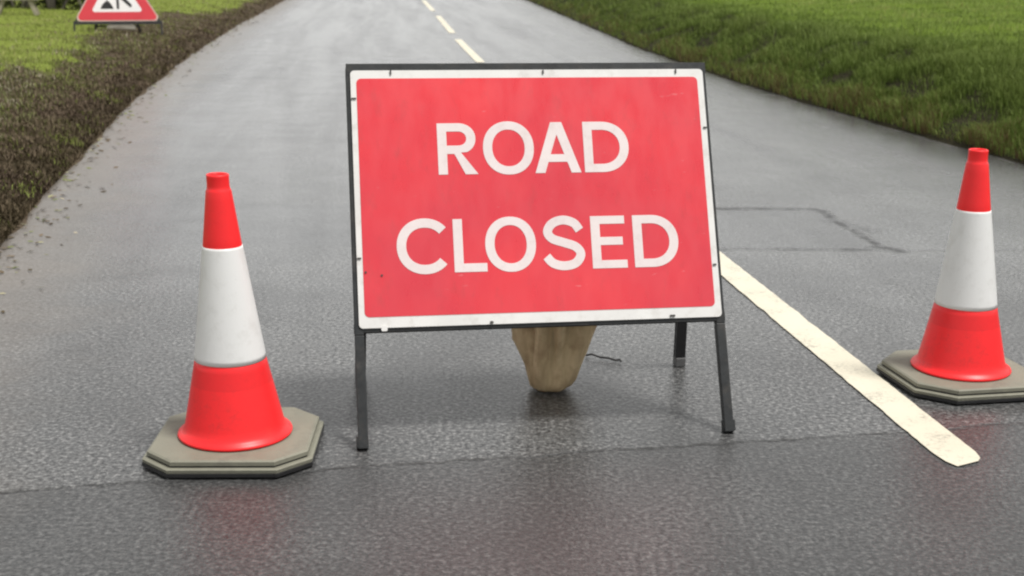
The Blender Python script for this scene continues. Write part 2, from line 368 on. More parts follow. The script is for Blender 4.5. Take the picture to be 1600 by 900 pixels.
clump = fbm(x, y, 1.9, 3.0, 3); keep = rng.random(n) < sm(d + 0.35 * clump, 0.35, 1.35); d, y, x, clump = d[keep], y[keep], x[keep], clump[keep]
hg = rng.uniform(0.03, 0.075, len(d)) * (1 + 0.5 * clump); wd = rng.uniform(0.004, 0.007, len(d)) * (0.8 + y * 0.03)
rn = np.clip(rng.random(len(d)) * 0.7 + 0.15 + 0.55 * clump - 0.55 * (1 - sm(d, 0.8, 3.0)), 0, 1)
tag(blades("lawn_grass_right", place(1, d, y, x), hg, wd, np.zeros(3), rn, G2), "bright green grass on top of the right bank", "grass", kind='stuff').name = "bank_top_grass"
# left lawn
G3 = blade_material("left_lawn_grass", [(0.0, (0.09, 0.11, 0.03)), (0.25, (0.19, 0.225, 0.055)), (0.6, (0.27, 0.315, 0.085)), (0.9, (0.36, 0.40, 0.13)), (1.0, (0.38, 0.35, 0.16))])
n = 190000
d, y, x = sample(n, 8.0, 6.0, 45, -1, 1.0)
clump = fbm(x, y, 2.5, 9.0, 3); m = mud_left(d, y)
keep = rng.random(n) < np.clip(1.15 - m * 1.03 + 0.75 * clump + 0.18 * sm(d, 0.25, 0.8), 0.0, 1) * sm(d, -0.02, 0.1); d, y, x, clump = d[keep], y[keep], x[keep], clump[keep]
hg = rng.uniform(0.02, 0.055, len(d)) * (1 + 0.4 * clump); wd = rng.uniform(0.004, 0.007, len(d)) * (0.8 + y * 0.03)
rn = np.clip(rng.random(len(d)) * 0.7 + 0.25 + 0.4 * clump - 0.35 * mud_left(d, y), 0, 1)
tag(blades("lawn_grass", place(-1, d, y, x), hg, wd, np.zeros(3), rn, G3), "short yellow-green grass on the left verge", "grass", kind='stuff')
# dead stems, litter and weeds in the mud
G4 = blade_material("litter_brown", [(0.0, (0.050, 0.036, 0.024)), (0.30, (0.125, 0.092, 0.064)), (0.62, (0.23, 0.175, 0.125)), (0.68, (0.13, 0.15, 0.05)), (0.90, (0.22, 0.24, 0.10)), (1.0, (0.40, 0.35, 0.27))], trans=0.05, rough=0.6)
n = 290000
d, y, x = sample(n, 2.6, 5.0, 40, -1, 1.4)
clump = fbm(x, y, 3.0, 21.0, 3); m = mud_left(d, y)
keep = rng.random(n) < np.clip(m * 1.15 + 0.25 * clump, 0, 1); d, y, x, clump = d[keep], y[keep], x[keep], clump[keep]
hg = rng.uniform(0.010, 0.050, len(d)) * np.clip(1 + 1.1 * clump, 0.55, 3); wd = rng.uniform(0.004, 0.011, len(d)) * (0.8 + y * 0.025)
rn = np.clip(rng.random(len(d)) ** 1.1 * (0.52 + 0.45 * sm(d, 0.15, 0.8)) + 0.35 * clump - 0.18 * (1 - sm(d, 0.1, 0.45)), 0, 1)
tag(blades("leaf_litter", place(-1, d, y, x), hg, wd, np.zeros(3), rn, G4), "dead brown leaves and stems matted on the muddy left verge", "leaf litter", kind='stuff')

# loose leaf scraps and grit lying on the asphalt beside the left edge
def scraps(name, n, side, spread, y0, y1, mat):
    bm = bmesh.new(); lay = bm.verts.layers.float.new('rnd')
    for i in range(n):
        y = y0 * (y1 / y0) ** random.random(); ex = lx(y) if side < 0 else rx(y)
        x = ex - side * abs(random.gauss(0, spread)) - side * 0.0
        c = Vector((x, y, 0.004 + random.random() * 0.004)); a = random.uniform(0, 6.28); s = random.uniform(0.004, 0.014) * (0.8 + y * 0.03)
        u = Vector((math.cos(a), math.sin(a), random.uniform(-.2, .2))) * s * 1.8; v = Vector((-math.sin(a), math.cos(a), random.uniform(-.3, .3))) * s
        q = [bm.verts.new(c - u), bm.verts.new(c + v * .8), bm.verts.new(c + u), bm.verts.new(c - v)]
        rr = random.random()
        for w in q: w[lay] = rr
        bm.faces.new(q)
    return from_bm(name, bm, mat)
tag(scraps("road_debris", 700, -1, 0.11, 4.5, 35, G4), "scattered leaf scraps and twigs along the left road edge", "debris", kind='stuff')

# ------------------------------------------------------------------ painted centre line
gp = NT("road_paint"); co = gp.coord()
wear = gp.rng(gp.math('ADD', gp.math('MULTIPLY', gp.noise(co, 75, 6, 0.75), 0.6), gp.math('MULTIPLY', gp.noise(co, 7, 4), 0.4)), 0.52, 0.64, 0, 0.7); big = gp.rng(gp.noise(co, 3, 3), 0.4, 0.7, 0.0, 0.5)
gp.P(Base_Color=gp.mix(wear, gp.mix(big, (0.64, 0.60, 0.48), (0.54, 0.50, 0.39)), (0.26, 0.25, 0.21)), Roughness=0.55, Normal=gp.bump(gp.noise(co, 130, 3), 0.5, 0.0015))
def dash(y0, y1, w, label):
    bm = bmesh.new(); N = max(24, int((y1 - y0) / 0.03)); rows = []
    for i in range(N + 1):
        t = i / N; y = y0 + (y1 - y0) * t; x = cx(y)
        e = min(t, 1 - t) * (y1 - y0); k = min(1.0, 0.55 + 0.45 * math.sqrt(min(1.0, e / 0.09)))
        l = w / 2 * k + 0.005 * noise.noise(Vector((y * 9, 1, 0))) + 0.003 * noise.noise(Vector((y * 31, 1, 4)))
        r_ = w / 2 * k + 0.005 * noise.noise(Vector((y * 8, 5, 0))) + 0.003 * noise.noise(Vector((y * 33, 5, 4)))
        sk = 0.02 * (1 - min(1, e / 0.1))
        rows.append((bm.verts.new((x - l, y - sk, 0.004)), bm.verts.new((x + r_, y + sk, 0.004))))
    for a, b in zip(rows, rows[1:]): bm.faces.new((a[0], a[1], b[1], b[0]))
    tag(from_bm("lane_marking", bm, gp.m), label, "road marking", "dashes of the centre line", 'structure')
dash(3.39, 7.40, 0.125, "cream centre line dash ending nearest the camera, right of the red sign")
dash(9.45, 13.4, 0.11, "centre line dash hidden behind the red sign board")
dash(16.3, 20.45, 0.11, "centre line dash just above the top of the red sign")
dash(21.95, 27.5, 0.11, "second centre line dash above the red sign")
dash(29.6, 35.5, 0.11, "farthest centre line dash at the top of the picture")

# ------------------------------------------------------------------ ROAD CLOSED sign
steel = simple("dark_steel", (0.020, 0.022, 0.023), 0.45, 0.25, 30, 0.35, 260, spec=0.35, dirt=(0.10, 0.085, 0.07), dirt_amt=0.30, dirt_scale=20)
steel_b = simple("black_steel", (0.012, 0.012, 0.013), 0.45, 0.2, 30, 0.3, 260)
white_s = simple("white_sign_sheet", (0.68, 0.67, 0.65), 0.42, 0.05, 6, dirt=(0.34, 0.30, 0.25), dirt_amt=0.32, dirt_scale=22)
gr_ = NT("red_sign_sheet"); co = gr_.coord()
mp = gr_.n('ShaderNodeMapping'); gr_.set(mp.inputs[0], co); mp.inputs['Scale'].default_value = (1, 1, 0.12)
c = gr_.mix(gr_.rng(gr_.noise(co, 2.2, 4), 0.35, 0.65), (0.60, 0.036, 0.055), (0.72, 0.040, 0.052))
c = gr_.mix(gr_.rng(gr_.noise(mp.outputs[0], 26, 6, 0.7), 0.54, 0.74, 0, 0.40), c, (0.42, 0.05, 0.055))          # run-off streaks
c = gr_.mix(gr_.rng(gr_.noise(co, 120, 6, 0.8), 0.66, 0.74, 0, 0.5), c, (0.25, 0.05, 0.05))                       # spatter of road dirt
mp2 = gr_.n('ShaderNodeMapping'); gr_.set(mp2.inputs[0], co); mp2.inputs['Scale'].default_value = (0.25, 1, 1.0); mp2.inputs['Rotation'].default_value = (0, 0.6, 0)
c = gr_.mix(gr_.rng(gr_.noise(mp2.outputs[0], 60, 3, 0.6), 0.70, 0.74, 0, 0.35), c, (0.72, 0.25, 0.26))           # pale scuffs
gr_.P(Base_Color=c, Roughness=gr_.rng(gr_.noise(mp.outputs[0], 18, 5), 0.35, 0.65, 0.26, 0.50), Normal=gr_.bump(gr_.noise(co, 2.5, 2), 0.25, 0.01))
red_s = gr_.m
white_l = simple("white_letter_sheet", (0.70, 0.62, 0.61), 0.40, 0.04, 9, dirt=(0.50, 0.36, 0.34), dirt_amt=0.25, dirt_scale=30)
grey_s = simple("grey_plate_back", (0.30, 0.30, 0.30), 0.5, 0.1, 9)
YAW, TILT, LEG, SW, SH = 0.1557, math.asin(0.4059), 0.3372, 1.0732, 0.7747
sign = empty("road_sign", (0.113, 3.5226, 0), YAW)
tag(sign, "large red ROAD CLOSED sign with white border on a black A frame in the road", "road sign")
ST, CT = math.sin(TILT), math.cos(TILT)
def PV(x, v, n=0.0):   # point in the sign's own frame: x along, v up the board, n in front of it
    return Vector((x, ST * v - CT * n, CT * v + ST * n))
MB = Matrix(((1, 0, 0, 0), (0, ST, -CT, 0), (0, CT, ST, 0), (0, 0, 0, 1)))
def board(n): return MB @ Matrix.Translation((0, LEG, n))
def rrect(x0, y0, x1, y1, r, k=6):
    o = []
    for cxx, cyy, a0 in ((x1 - r, y1 - r, 0), (x0 + r, y1 - r, 90), (x0 + r, y0 + r, 180), (x1 - r, y0 + r, 270)):
        for i in range(k + 1):
            a = R(a0 + 90 * i / k); o.append((cxx + r * math.cos(a), cyy + r * math.sin(a)))
    return o
hw = SW / 2
bm = bmesh.new(); nrm = Vector((0, -CT, ST)); xv = Vector((1, 0, 0)); vv = Vector((0, ST, CT))
for s in (-1, 1): bm_bar(bm, PV(s * (hw - 0.013), LEG - 0.012, -0.016), PV(s * (hw - 0.013), LEG + SH - 0.006, -0.016), 0.026, 0.028, xv)
bm_bar(bm, PV(-hw + 0.005, LEG + SH - 0.012, -0.0165), PV(hw - 0.003, LEG + SH - 0.012, -0.0165), 0.026, 0.030, vv, 0.004)
bm_bar(bm, PV(-hw + 0.001, LEG + 0.009, -0.0165), PV(hw - 0.001, LEG + 0.009, -0.0165), 0.022, 0.027, vv)
bm_bar(bm, PV(-hw + 0.03, LEG + SH * 0.5, -0.024), PV(hw - 0.03, LEG + SH * 0.5, -0.024), 0.03, 0.01, vv)
from_bm("frame", bm, steel, sign)
for s in (-1, 1):
    bm = bmesh.new(); a = PV(s * (hw - 0.0135), -0.0, -0.016); a.z = 0.004
    bm_bar(bm, a, PV(s * (hw - 0.0135), LEG - 0.0125, -0.016), 0.027, 0.026, xv)
    bm_bar(bm, PV(s * (hw - 0.0135), 0.012, -0.016) + Vector((s * .002, 0, 0)), PV(s * (hw - 0.0135), 0.045, -0.016) + Vector((s * .002, 0, 0)), 0.033, 0.031, xv)
    from_bm("leg", bm, steel, sign)
for s in (-1, 1):
    bm = bmesh.new(); t = PV(0.515 if s > 0 else -0.488, LEG + SH - 0.03, -0.045); f_ = Vector((0.556, 0.655, 0.03)) if s > 0 else Vector((-0.503, 0.655, 0.03))
    bm_bar(bm, t, f_, 0.030, 0.026, xv); rl = from_bm("rear_leg", bm, steel_b, sign)
    bm = bmesh.new(); bm_box(bm, (f_.x + 0.0005 * s, 0.656, 0.0165), (1, 0, 0), (0, 1, 0), (0, 0, 1), 0.034, 0.040, 0.031, 0.003)
    from_bm("foot_cap", bm, simple("worn_foot", (0.10, 0.10, 0.10), 0.5), rl)
bm = bmesh.new()
bm_bar(bm, (-0.497, 0.532, 0.618), (0.53, 0.532, 0.618), 0.024, 0.022, (0, 0, 1)); from_bm("crossbar", bm, steel_b, sign)
bm = bmesh.new(); bm_tube(bm, [PV(-hw + 0.04, LEG + SH - 0.012, -0.041), PV(hw - 0.02, LEG + SH - 0.012, -0.041)], 0.009, 10)
from_bm("hinge", bm, steel_b, sign)
fb = 0.013
plate = flat_shape("sign_plate", [rrect(-hw + fb, 0.006, hw - 0.010, SH - 0.017, 0.012)], white_s, sign, board(0.0015), 0.003)
back = flat_shape("plate_back", [rrect(-hw + 0.03, 0.025, hw - 0.03, SH - 0.03, 0.012)], grey_s, sign, board(-0.0032), 0.002)
red = flat_shape("red_panel", [rrect(-0.507, 0.037, 0.508, 0.733, 0.014)], red_s, plate, board(0.0037), 0.0006)
# lettering
S_ = 0.0268
def ell(cx_, cy_, rx_, ry_, a0=0, a1=360, k=48, p=2.12):
    o = []
    for i in range(k + (a1 - a0 != 360)):
        a = R(a0 + (a1 - a0) * i / k); c, s = math.cos(a), math.sin(a)
        o.append((cx_ + rx_ * math.copysign(abs(c) ** (2 / p), c), cy_ + ry_ * math.copysign(abs(s) ** (2 / p), s)))
    return o
def stroke(pts, w=S_):
    L, Rr = [], []
    for i, p in enumerate(pts):
        a = pts[max(i - 1, 0)]; b = pts[min(i + 1, len(pts) - 1)]; dx, dy = b[0] - a[0], b[1] - a[1]; l = math.hypot(dx, dy) or 1
        nx, ny = -dy / l * w / 2, dx / l * w / 2; L.append((p[0] + nx, p[1] + ny)); Rr.append((p[0] - nx, p[1] - ny))
    return L + Rr[::-1]
def spline(P, k=10):
    o = []; Q = [P[0]] + P + [P[-1]]
    for i in range(1, len(Q) - 2):
        for j in range(k):
            t = j / k; p0, p1, p2, p3 = Q[i - 1], Q[i], Q[i + 1], Q[i + 2]
            o.append(tuple(0.5 * ((2 * p1[c]) + (-p0[c] + p2[c]) * t + (2 * p0[c] - 5 * p1[c] + 4 * p2[c] - p3[c]) * t * t + (-p0[c] + 3 * p1[c] - 3 * p2[c] + p3[c]) * t ** 3) for c in (0, 1)))
    return o + [P[-1]]
def LO(x0, x1, y0, y1): return [ell((x0 + x1) / 2, (y0 + y1) / 2, (x1 - x0) / 2, (y1 - y0) / 2), ell((x0 + x1) / 2, (y0 + y1) / 2, (x1 - x0) / 2 - S_, (y1 - y0) / 2 - S_ * 0.92)]
def LD(x0, x1, y0, y1):
    m = x0 + (x1 - x0) * 0.40; cy = (y0 + y1) / 2; h = (y1 - y0) / 2; s = S_ * 0.92
    return [[(x0, y0)] + ell(m, cy, x1 - m, h, -90, 90, 28) + [(x0, y1)], [(x0 + S_, y0 + s)] + ell(m, cy, x1 - m - S_, h - s, -90, 90, 28) + [(x0 + S_, y1 - s)]]
def LR(x0, x1, y0, y1):
    H = y1 - y0; s = S_ * 0.92; b = y0 + H * 0.40; m = x0 + (x1 - x0) * 0.52; bx = x1 - 0.004; cy = (b + y1) / 2; h = (y1 - b) / 2
    o = [(x0, y0), (x0 + S_, y0), (x0 + S_, b), (m - 0.012, b), (x1 - 0.037, y0), (x1, y0), (x1 - 0.048, b + 0.004)]
    o += ell(m, cy, bx - m, h, -62, 90, 24) + [(x0, y1)]
    return [o, [(x0 + S_, b + s)] + ell(m, cy, bx - m - S_, h - s, -90, 90, 20) + [(x0 + S_, y1 - s)]]
def LA(x0, x1, y0, y1):
    c = (x0 + x1) / 2; w = x1 - x0; H = y1 - y0; t = 0.0165; s = 0.0290
    def xl(y, off): return x0 + off + (c - t - x0) * (y - y0) / H      # left outer line shifted
    bt, bb = y0 + H * 0.365, y0 + H * 0.215
    mir = lambda x: 2 * c - x
    il = lambda y: xl(y, s) 
    ytop = y0 + H * (c - x0 - s) / (c - t - x0)
    return [[(x0, y0), (x0 + s, y0), (il(bb), bb), (mir(il(bb)), bb), (x1 - s, y0), (x1, y0), (c + t, y1), (c - t, y1)], [(il(bt), bt), (mir(il(bt)), bt), (c, min(ytop, y1 - 0.03))]]
def LC(x0, x1, y0, y1):
    cx_, cy_ = (x0 + x1) / 2 + 0.008, (y0 + y1) / 2; rx_, ry_ = cx_ - x0 - S_ / 2, (y1 - y0 - S_) / 2
    return [stroke(ell(cx_, cy_, rx_, ry_, 40, 320, 44))]
def LL(x0, x1, y0, y1): s = S_ * 0.92; return [[(x0, y0), (x1, y0), (x1, y0 + s), (x0 + S_, y0 + s), (x0 + S_, y1), (x0, y1)]]
def LE(x0, x1, y0, y1):
    s = S_ * 0.88; m = (y0 + y1) / 2 + 0.003
    return [[(x0, y0), (x1, y0), (x1, y0 + s), (x0 + S_, y0 + s), (x0 + S_, m - s / 2), (x1 - 0.010, m - s / 2), (x1 - 0.010, m + s / 2), (x0 + S_, m + s / 2), (x0 + S_, y1 - s), (x1 - 0.002, y1 - s), (x1 - 0.002, y1), (x0, y1)]]
def LS(x0, x1, y0, y1):
    a, b, c, d_ = x0 + S_ * .5, x1 - S_ * .5, y0 + S_ * .5, y1 - S_ * .5; w = b - a; h = d_ - c
    P = [(a + w * 1.00, c + h * .77), (a + w * .84, c + h * .93), (a + w * .52, d_), (a + w * .20, c + h * .93), (a + w * .045, c + h * .755), (a + w * .17, c + h * .60), (a + w * .5, c + h * .51),
         (a + w * .86, c + h * .41), (b, c + h * .245), (a + w * .84, c + h * .06), (a + w * .50, c), (a + w * .17, c + h * .06), (a - w * .02, c + h * .21)]
    return [stroke(spline(P), S_ * 0.97)]
row1 = (0.444, 0.5965); row2 = (0.158, 0.3125)
W1 = [LR(-0.281, -0.166, *row1), LO(-0.149, 0.000, row1[0] - .003, row1[1] + .004), LA(0.001, 0.137, *row1), LD(0.148, 0.283, *row1)]
W2 = [LC(-0.410, -0.266, row2[0] - .003, row2[1] + .004), LL(-0.248, -0.154, *row2), LO(-0.157, -0.010, row2[0] - .003, row2[1] + .004), LS(0.008, 0.133, row2[0] - .003, row2[1] + .004), LE(0.153, 0.256, *row2), LD(0.278, 0.412, *row2)]
for W in (W1, W2):
    for ol in W:
        flat_shape("letter", ol, white_l, plate, board(0.0046), 0.0006)
# clips, rivets and drain holes round the border
dark = simple("rivet_dark", (0.05, 0.045, 0.04), 0.5)
for (x, v, w, h) in ((-0.4075, 0.750, 0.005, 0.014), (0.0405, 0.750, 0.005, 0.012), (0.443, 0.750, 0.005, 0.013), (-0.516, 0.673, 0.014, 0.005), (-0.517, 0.205, 0.012, 0.005), (-0.150, 0.011, 0.010, 0.008),
                     (0.378, 0.013, 0.016, 0.006), (0.520, 0.575, 0.011, 0.005), (0.516, 0.16, 0.011, 0.005), (-0.50, 0.165, 0.006, 0.006), (-0.455, 0.155, 0.006, 0.006)):
    flat_shape("clip", [rrect(x - w / 2, v - h / 2, x + w / 2, v + h / 2, min(w, h) * .4, 3)], dark, plate, board(0.0055), 0.0016)
flat_shape("clip", [rrect(-0.462, -0.004, -0.445, 0.011, .004, 3)], white_s, plate, board(0.0050), 0.004)

# ------------------------------------------------------------------ sandbag hung from the A frame
def sack(name, loc, rz, label, prof, mat, sy=0.80, neck=True, seed=0.0, lean=0.0):
    root = empty(name, loc, rz); tag(root, label, "sandbag")
    bm = bmesh.new(); seg = 72; rings = []
    for r, z in prof:
        ring = []
        for k in range(seg):
            a = 2 * math.pi * k / seg; f = 0.0
            up = min(1, z / 0.2)
            fold = lambda q: 1 - abs(math.sin(q)) ** 0.6
            f -= up * (0.30 * fold(a * 3.5 + 1.3 * math.sin(a * 2 + seed) + z * 3) + 0.13 * fold(a * 6 + 2.0 + 1.5 * math.sin(a + z * 6)))
            f += 0.34 * noise.noise(Vector((math.cos(a) * 1.9, math.sin(a) * 1.6, z * 7 + seed)))
            f += 0.09 * noise.noise(Vector((math.cos(a) * 4, math.sin(a) * 5, z * 18 + seed)))
            rr = r * (1 + f)
            ring.append(bm.verts.new((rr * math.cos(a) + lean * z, rr * math.sin(a) * sy, z)))
        rings.append(ring)
    for a, b in zip(rings, rings[1:]):
        for k in range(seg): bm.faces.new((a[k], a[(k + 1) % seg], b[(k + 1) % seg], b[k]))
    bm.faces.new(rings[0][::-1]); bm.faces.new(rings[-1])
    from_bm("sack_body", bm, mat, root, True)
    return root
gs = NT("hessian"); co = gs.coord(); 
wx = gs.n('ShaderNodeTexWave', wave_type='BANDS', bands_direction='Z'); gs.set(wx.inputs[0], co); wx.inputs['Scale'].default_value = 160; wx.inputs['Distortion'].default_value = 1.5
mp = gs.n('ShaderNodeMapping'); gs.set(mp.inputs[0], co); mp.inputs['Scale'].default_value = (1, 1, 0.25)
st = gs.noise(mp.outputs[0], 22, 5, 0.6)
c = gs.mix(gs.rng(st, 0.30, 0.70), (0.40, 0.295, 0.165), (0.68, 0.54, 0.33))
c = gs.mix(gs.rng(gs.noise(co, 13, 5, 0.6), 0.48, 0.68, 0, 0.6), c, (0.25, 0.16, 0.085))
gs.P(Base_Color=c, Roughness=0.72, Specular_IOR_Level=0.3, Normal=gs.bump(gs.math('ADD', wx.outputs[1], gs.noise(co, 60, 4)), 0.35, 0.003))
pr = [(0.030, 0.002), (0.052, 0.006), (0.068, 0.017), (0.082, 0.038), (0.097, 0.070), (0.113, 0.11), (0.130, 0.16), (0.145, 0.20), (0.156, 0.24), (0.160, 0.29), (0.152, 0.34), (0.125, 0.39), (0.10, 0.43), (0.065, 0.47), (0.035, 0.495), (0.028, 0.51), (0.045, 0.53), (0.062, 0.555)]
sb = sack("sandbag", (0.121, 4.00, 0.0), 0.15, "brown hessian sandbag hanging behind the red ROAD CLOSED board and touching the road", pr, gs.m, seed=3.0, lean=0.06)
rope = simple("rope_fibre", (0.20, 0.15, 0.09), 0.8, 0.2, 60)
bm = bmesh.new()
bm_tube(bm, [(0.03 + 0.034 * math.cos(a), 0.030 * math.sin(a), 0.503 + 0.002 * math.sin(a)) for a in [k * math.pi / 8 for k in range(17)]], 0.0045, 8)
bm_tube(bm, [(0.02, 0.0, 0.505), (0.015, 0.03, 0.57), (0.012, 0.040, 0.632), (0.014, 0.062, 0.640), (0.018, 0.072, 0.60), (0.025, 0.035, 0.525), (0.03, 0.01, 0.505)], 0.0035, 8)
from_bm("tie_rope", bm, rope, sb)
bm = bmesh.new(); bm_tube(bm, [(0.255, 4.345, 0.006), (0.272, 4.325, 0.016), (0.30, 4.315, 0.009), (0.33, 4.30, 0.010), (0.352, 4.288, 0.007), (0.366, 4.292, 0.008), (0.368, 4.280, 0.006)], 0.0035, 8)
tag(from_bm("cord", bm, simple("cord_dark", (0.025, 0.024, 0.024), 0.7)), "short dark piece of cord lying on the road right of the sandbag", "cord")

# ------------------------------------------------------------------ traffic cones
red_c = NT("cone_red_plastic"); co = red_c.coord()
c = red_c.mix(red_c.rng(red_c.noise(co, 5, 5), 0.4, 0.7, 0, 0.35), (0.92, 0.020, 0.024), (0.78, 0.018, 0.020))
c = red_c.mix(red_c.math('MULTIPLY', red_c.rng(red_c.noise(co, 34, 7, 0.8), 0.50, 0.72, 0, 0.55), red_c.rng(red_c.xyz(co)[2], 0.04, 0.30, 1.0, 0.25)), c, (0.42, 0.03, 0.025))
c = red_c.mix(red_c.math('MULTIPLY', red_c.rng(red_c.xyz(co)[2], 0.199, 0.202), red_c.rng(red_c.xyz(co)[2], 0.27, 0.28, 0.35, 0.0)), c, (0.62, 0.012, 0.016))
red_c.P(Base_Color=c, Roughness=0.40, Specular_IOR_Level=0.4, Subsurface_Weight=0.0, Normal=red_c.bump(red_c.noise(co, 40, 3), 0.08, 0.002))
sleeve = NT("cone_sleeve"); co = sleeve.coord()
c = sleeve.mix(sleeve.rng(sleeve.noise(co, 16, 7, 0.75), 0.50, 0.75, 0, 0.45), (0.72, 0.72, 0.71), (0.50, 0.49, 0.46))
sleeve.P(Base_Color=c, Roughness=0.38, Normal=sleeve.bump(sleeve.voro(co, 130), 0.12, 0.001))
rub_t = simple("grey_rubber_top", (0.20, 0.195, 0.150), 0.62, 0.10, 9, 0.4, 180, dirt=(0.12, 0.11, 0.09), dirt_amt=0.45, dirt_scale=16)
rub_d = simple("black_rubber", (0.014, 0.014, 0.015), 0.45, 0.2, 20, 0.3, 150)
def chamfer_sq(h, c): return [(-h + c, -h), (h - c, -h), (h, -h + c), (h, h - c), (h - c, h), (-h + c, h), (-h, h - c), (-h, -h + c)]
def prism(bm, layers):
    """stack of (outline, z) rings, capped"""
    rings = [[bm.verts.new((x, y, z)) for x, y in ol] for ol, z in layers]; n_ = len(rings[0])
    for a, b in zip(rings, rings[1:]):
        for k in range(n_): bm.faces.new((a[k], a[(k + 1) % n_], b[(k + 1) % n_], b[k]))
    bm.faces.new(rings[0][::-1]); bm.faces.new(rings[-1])
def cone(loc, rz, label, tall=0.75, leanx=0.0, leany=0.0, cham=0.085, lip=1.0, base_rz=0.0):
    root = empty("traffic_cone", loc, rz); tag(root, label, "traffic cone", "traffic cones either side of the sign")
    h = 0.226
    base = bmesh.new(); prism(base, [(chamfer_sq(h - .010, cham - .004), 0.003), (chamfer_sq(h, cham), 0.007), (chamfer_sq(h, cham), 0.0155), (chamfer_sq(h - .003, cham - .001), 0.0165)])
    b1 = from_bm("base", base, rub_d, root); b1.rotation_euler = (0, 0, base_rz)
    mid = bmesh.new(); prism(mid, [(chamfer_sq(h - .002, cham), 0.0170), (chamfer_sq(h - .001, cham), 0.0260), (chamfer_sq(h - .007, cham - .002), 0.0285)])
    b2 = from_bm("lower_slab", mid, rub_t, b1)
    gr = bmesh.new(); prism(gr, [(chamfer_sq(h - .016, cham - .006), 0.0287), (chamfer_sq(h - .016, cham - .006), 0.0335)])
    from_bm("groove", gr, rub_d, b1)
    top = bmesh.new(); prism(top, [(chamfer_sq(h - .013, cham - .004), 0.0337), (chamfer_sq(h - .013, cham - .004), 0.044), (chamfer_sq(h - .019, cham - .007), 0.0475)])
    from_bm("upper_slab", top, rub_t, b1)
    k = tall / 0.75
    def rad(z): return np.interp(z, [0.06, 0.078, 0.258, 0.575, 0.705], [0.145, 0.134, 0.0950, 0.0495, 0.0330])
    def L(bm):
        for v in bm.verts: v.co.x += leanx * v.co.z / 0.75; v.co.y += leany * v.co.z / 0.75
        return bm
    bm = bmesh.new(); prof = [(0.120, 0.0480), (0.153, 0.0482), (0.1555, 0.052), (0.1535, 0.0565), (0.145, 0.061), (0.139, 0.067), (0.1345, 0.076)]
    prof += [(rad(z), z) for z in np.linspace(0.09, 0.2585, 9)]
    prof += [(rad(0.259) - 0.0015, 0.2595)]
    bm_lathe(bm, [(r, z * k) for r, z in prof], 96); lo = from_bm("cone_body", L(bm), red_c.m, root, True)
    bm = bmesh.new(); prof = [(rad(0.257) - 0.002, 0.2570), (rad(0.257) + 0.0012, 0.2572)] + [(rad(z) + 0.0012, z) for z in np.linspace(0.27, 0.552, 9)] + [(rad(0.5585) + 0.0012, 0.5583), (rad(0.5585) - 0.002, 0.5587)]
    bm_lathe(bm, [(r, z * k) for r, z in prof], 96); from_bm("white_sleeve", L(bm), sleeve.m, root, True)
    bm = bmesh.new()
    prof = [(rad(0.555) - 0.001, 0.555)] + [(rad(z), z) for z in np.linspace(0.562, 0.700, 7)] + [(0.0326, 0.7035), (0.0312, 0.7060), (0.0300, 0.7085), (0.0296, 0.714), (0.0293, 0.724), (0.0294, 0.736), (0.0297, 0.740), (0.0290, 0.7435), (0.0265, 0.7445), (0.0235, 0.742), (0.0225, 0.73), (0.0235, 0.66), (0.03, 0.60)]
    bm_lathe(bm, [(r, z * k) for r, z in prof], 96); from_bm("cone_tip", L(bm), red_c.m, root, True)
    return root
cone((-0.757, 3.462, 0), 0.0, "red and white traffic cone left of the ROAD CLOSED sign, on a grey octagonal base", 0.773, -0.0185, 0.0, 0.082, 1.0, 0.03)
cone((1.452, 4.115, 0), 0.0, "red and white traffic cone beyond the cream centre line, right of the ROAD CLOSED sign", 0.762, -0.009, 0.0, 0.095, 1.0, R(11))

# ------------------------------------------------------------------ triangular roadworks sign on the left verge
def zl(x, y):
    d = lx(y) - x; return float(z_left(np.array(d), y)) + 0.05 * float(fbm(np.array([x]), np.array([y]), 1.1, 5.0, 4)[0])
tx, ty = -5.33, 18.25; tz = zl(tx, ty)
tri = empty("triangular_sign", (tx, ty, tz - 0.01), 0.33)
tag(tri, "triangular red and white roadworks warning sign on a low frame on the left verge", "warning sign")
TW, TL, TT = 1.13, 0.135, R(14)
red_t = simple("red_triangle_sheet", (0.60, 0.035, 0.05), 0.4, 0.08, 5); white_t = simple("white_triangle_sheet", (0.80, 0.77, 0.76), 0.4, 0.04, 5)
blk = simple("black_symbol", (0.012, 0.012, 0.012), 0.5); rim = simple("pale_rim", (0.55, 0.42, 0.36), 0.5)
s_, c_ = math.sin(TT), math.cos(TT)
MT = Matrix(((1, 0, 0, 0), (0, s_, -c_, 0), (0, c_, s_, 0), (0, 0, 0, 1)))
def tb(n): return MT @ Matrix.Translation((0, TL, n))
def rtri(w, cy0, r, k=8):
    Hh = w * math.sqrt(3) / 2; cpt = [(-w / 2, 0), (w / 2, 0), (0, Hh)]; ctr = (0, Hh / 3); o = []
    inr = Hh / 3; f = (inr - r) / inr
    for i, (x, y) in enumerate(cpt):
        qx, qy = ctr[0] + (x - ctr[0]) * f, ctr[1] + (y - ctr[1]) * f; a0 = (150 + 120 * i)
        for j in range(k + 1):
            a = R(a0 + 120 * j / k); o.append((qx + r * math.cos(a), qy + r * math.sin(a) + cy0))
    return o
tp = flat_shape("sign_plate", [rtri(TW, 0.02, 0.05)], rim, tri, tb(0.0), 0.003)
flat_shape("red_border", [rtri(TW - 0.05, 0.034, 0.045), rtri(TW * 0.60, 0.145, 0.03)], red_t, tp, tb(0.0025), 0.001)
flat_shape("white_panel", [rtri(TW * 0.60, 0.145, 0.03)], white_t, tp, tb(0.0022), 0.0008)
heap = [(-0.215, 0.185), (-0.045, 0.185), (-0.06, 0.225), (-0.09, 0.275), (-0.125, 0.30), (-0.16, 0.275), (-0.195, 0.235)]
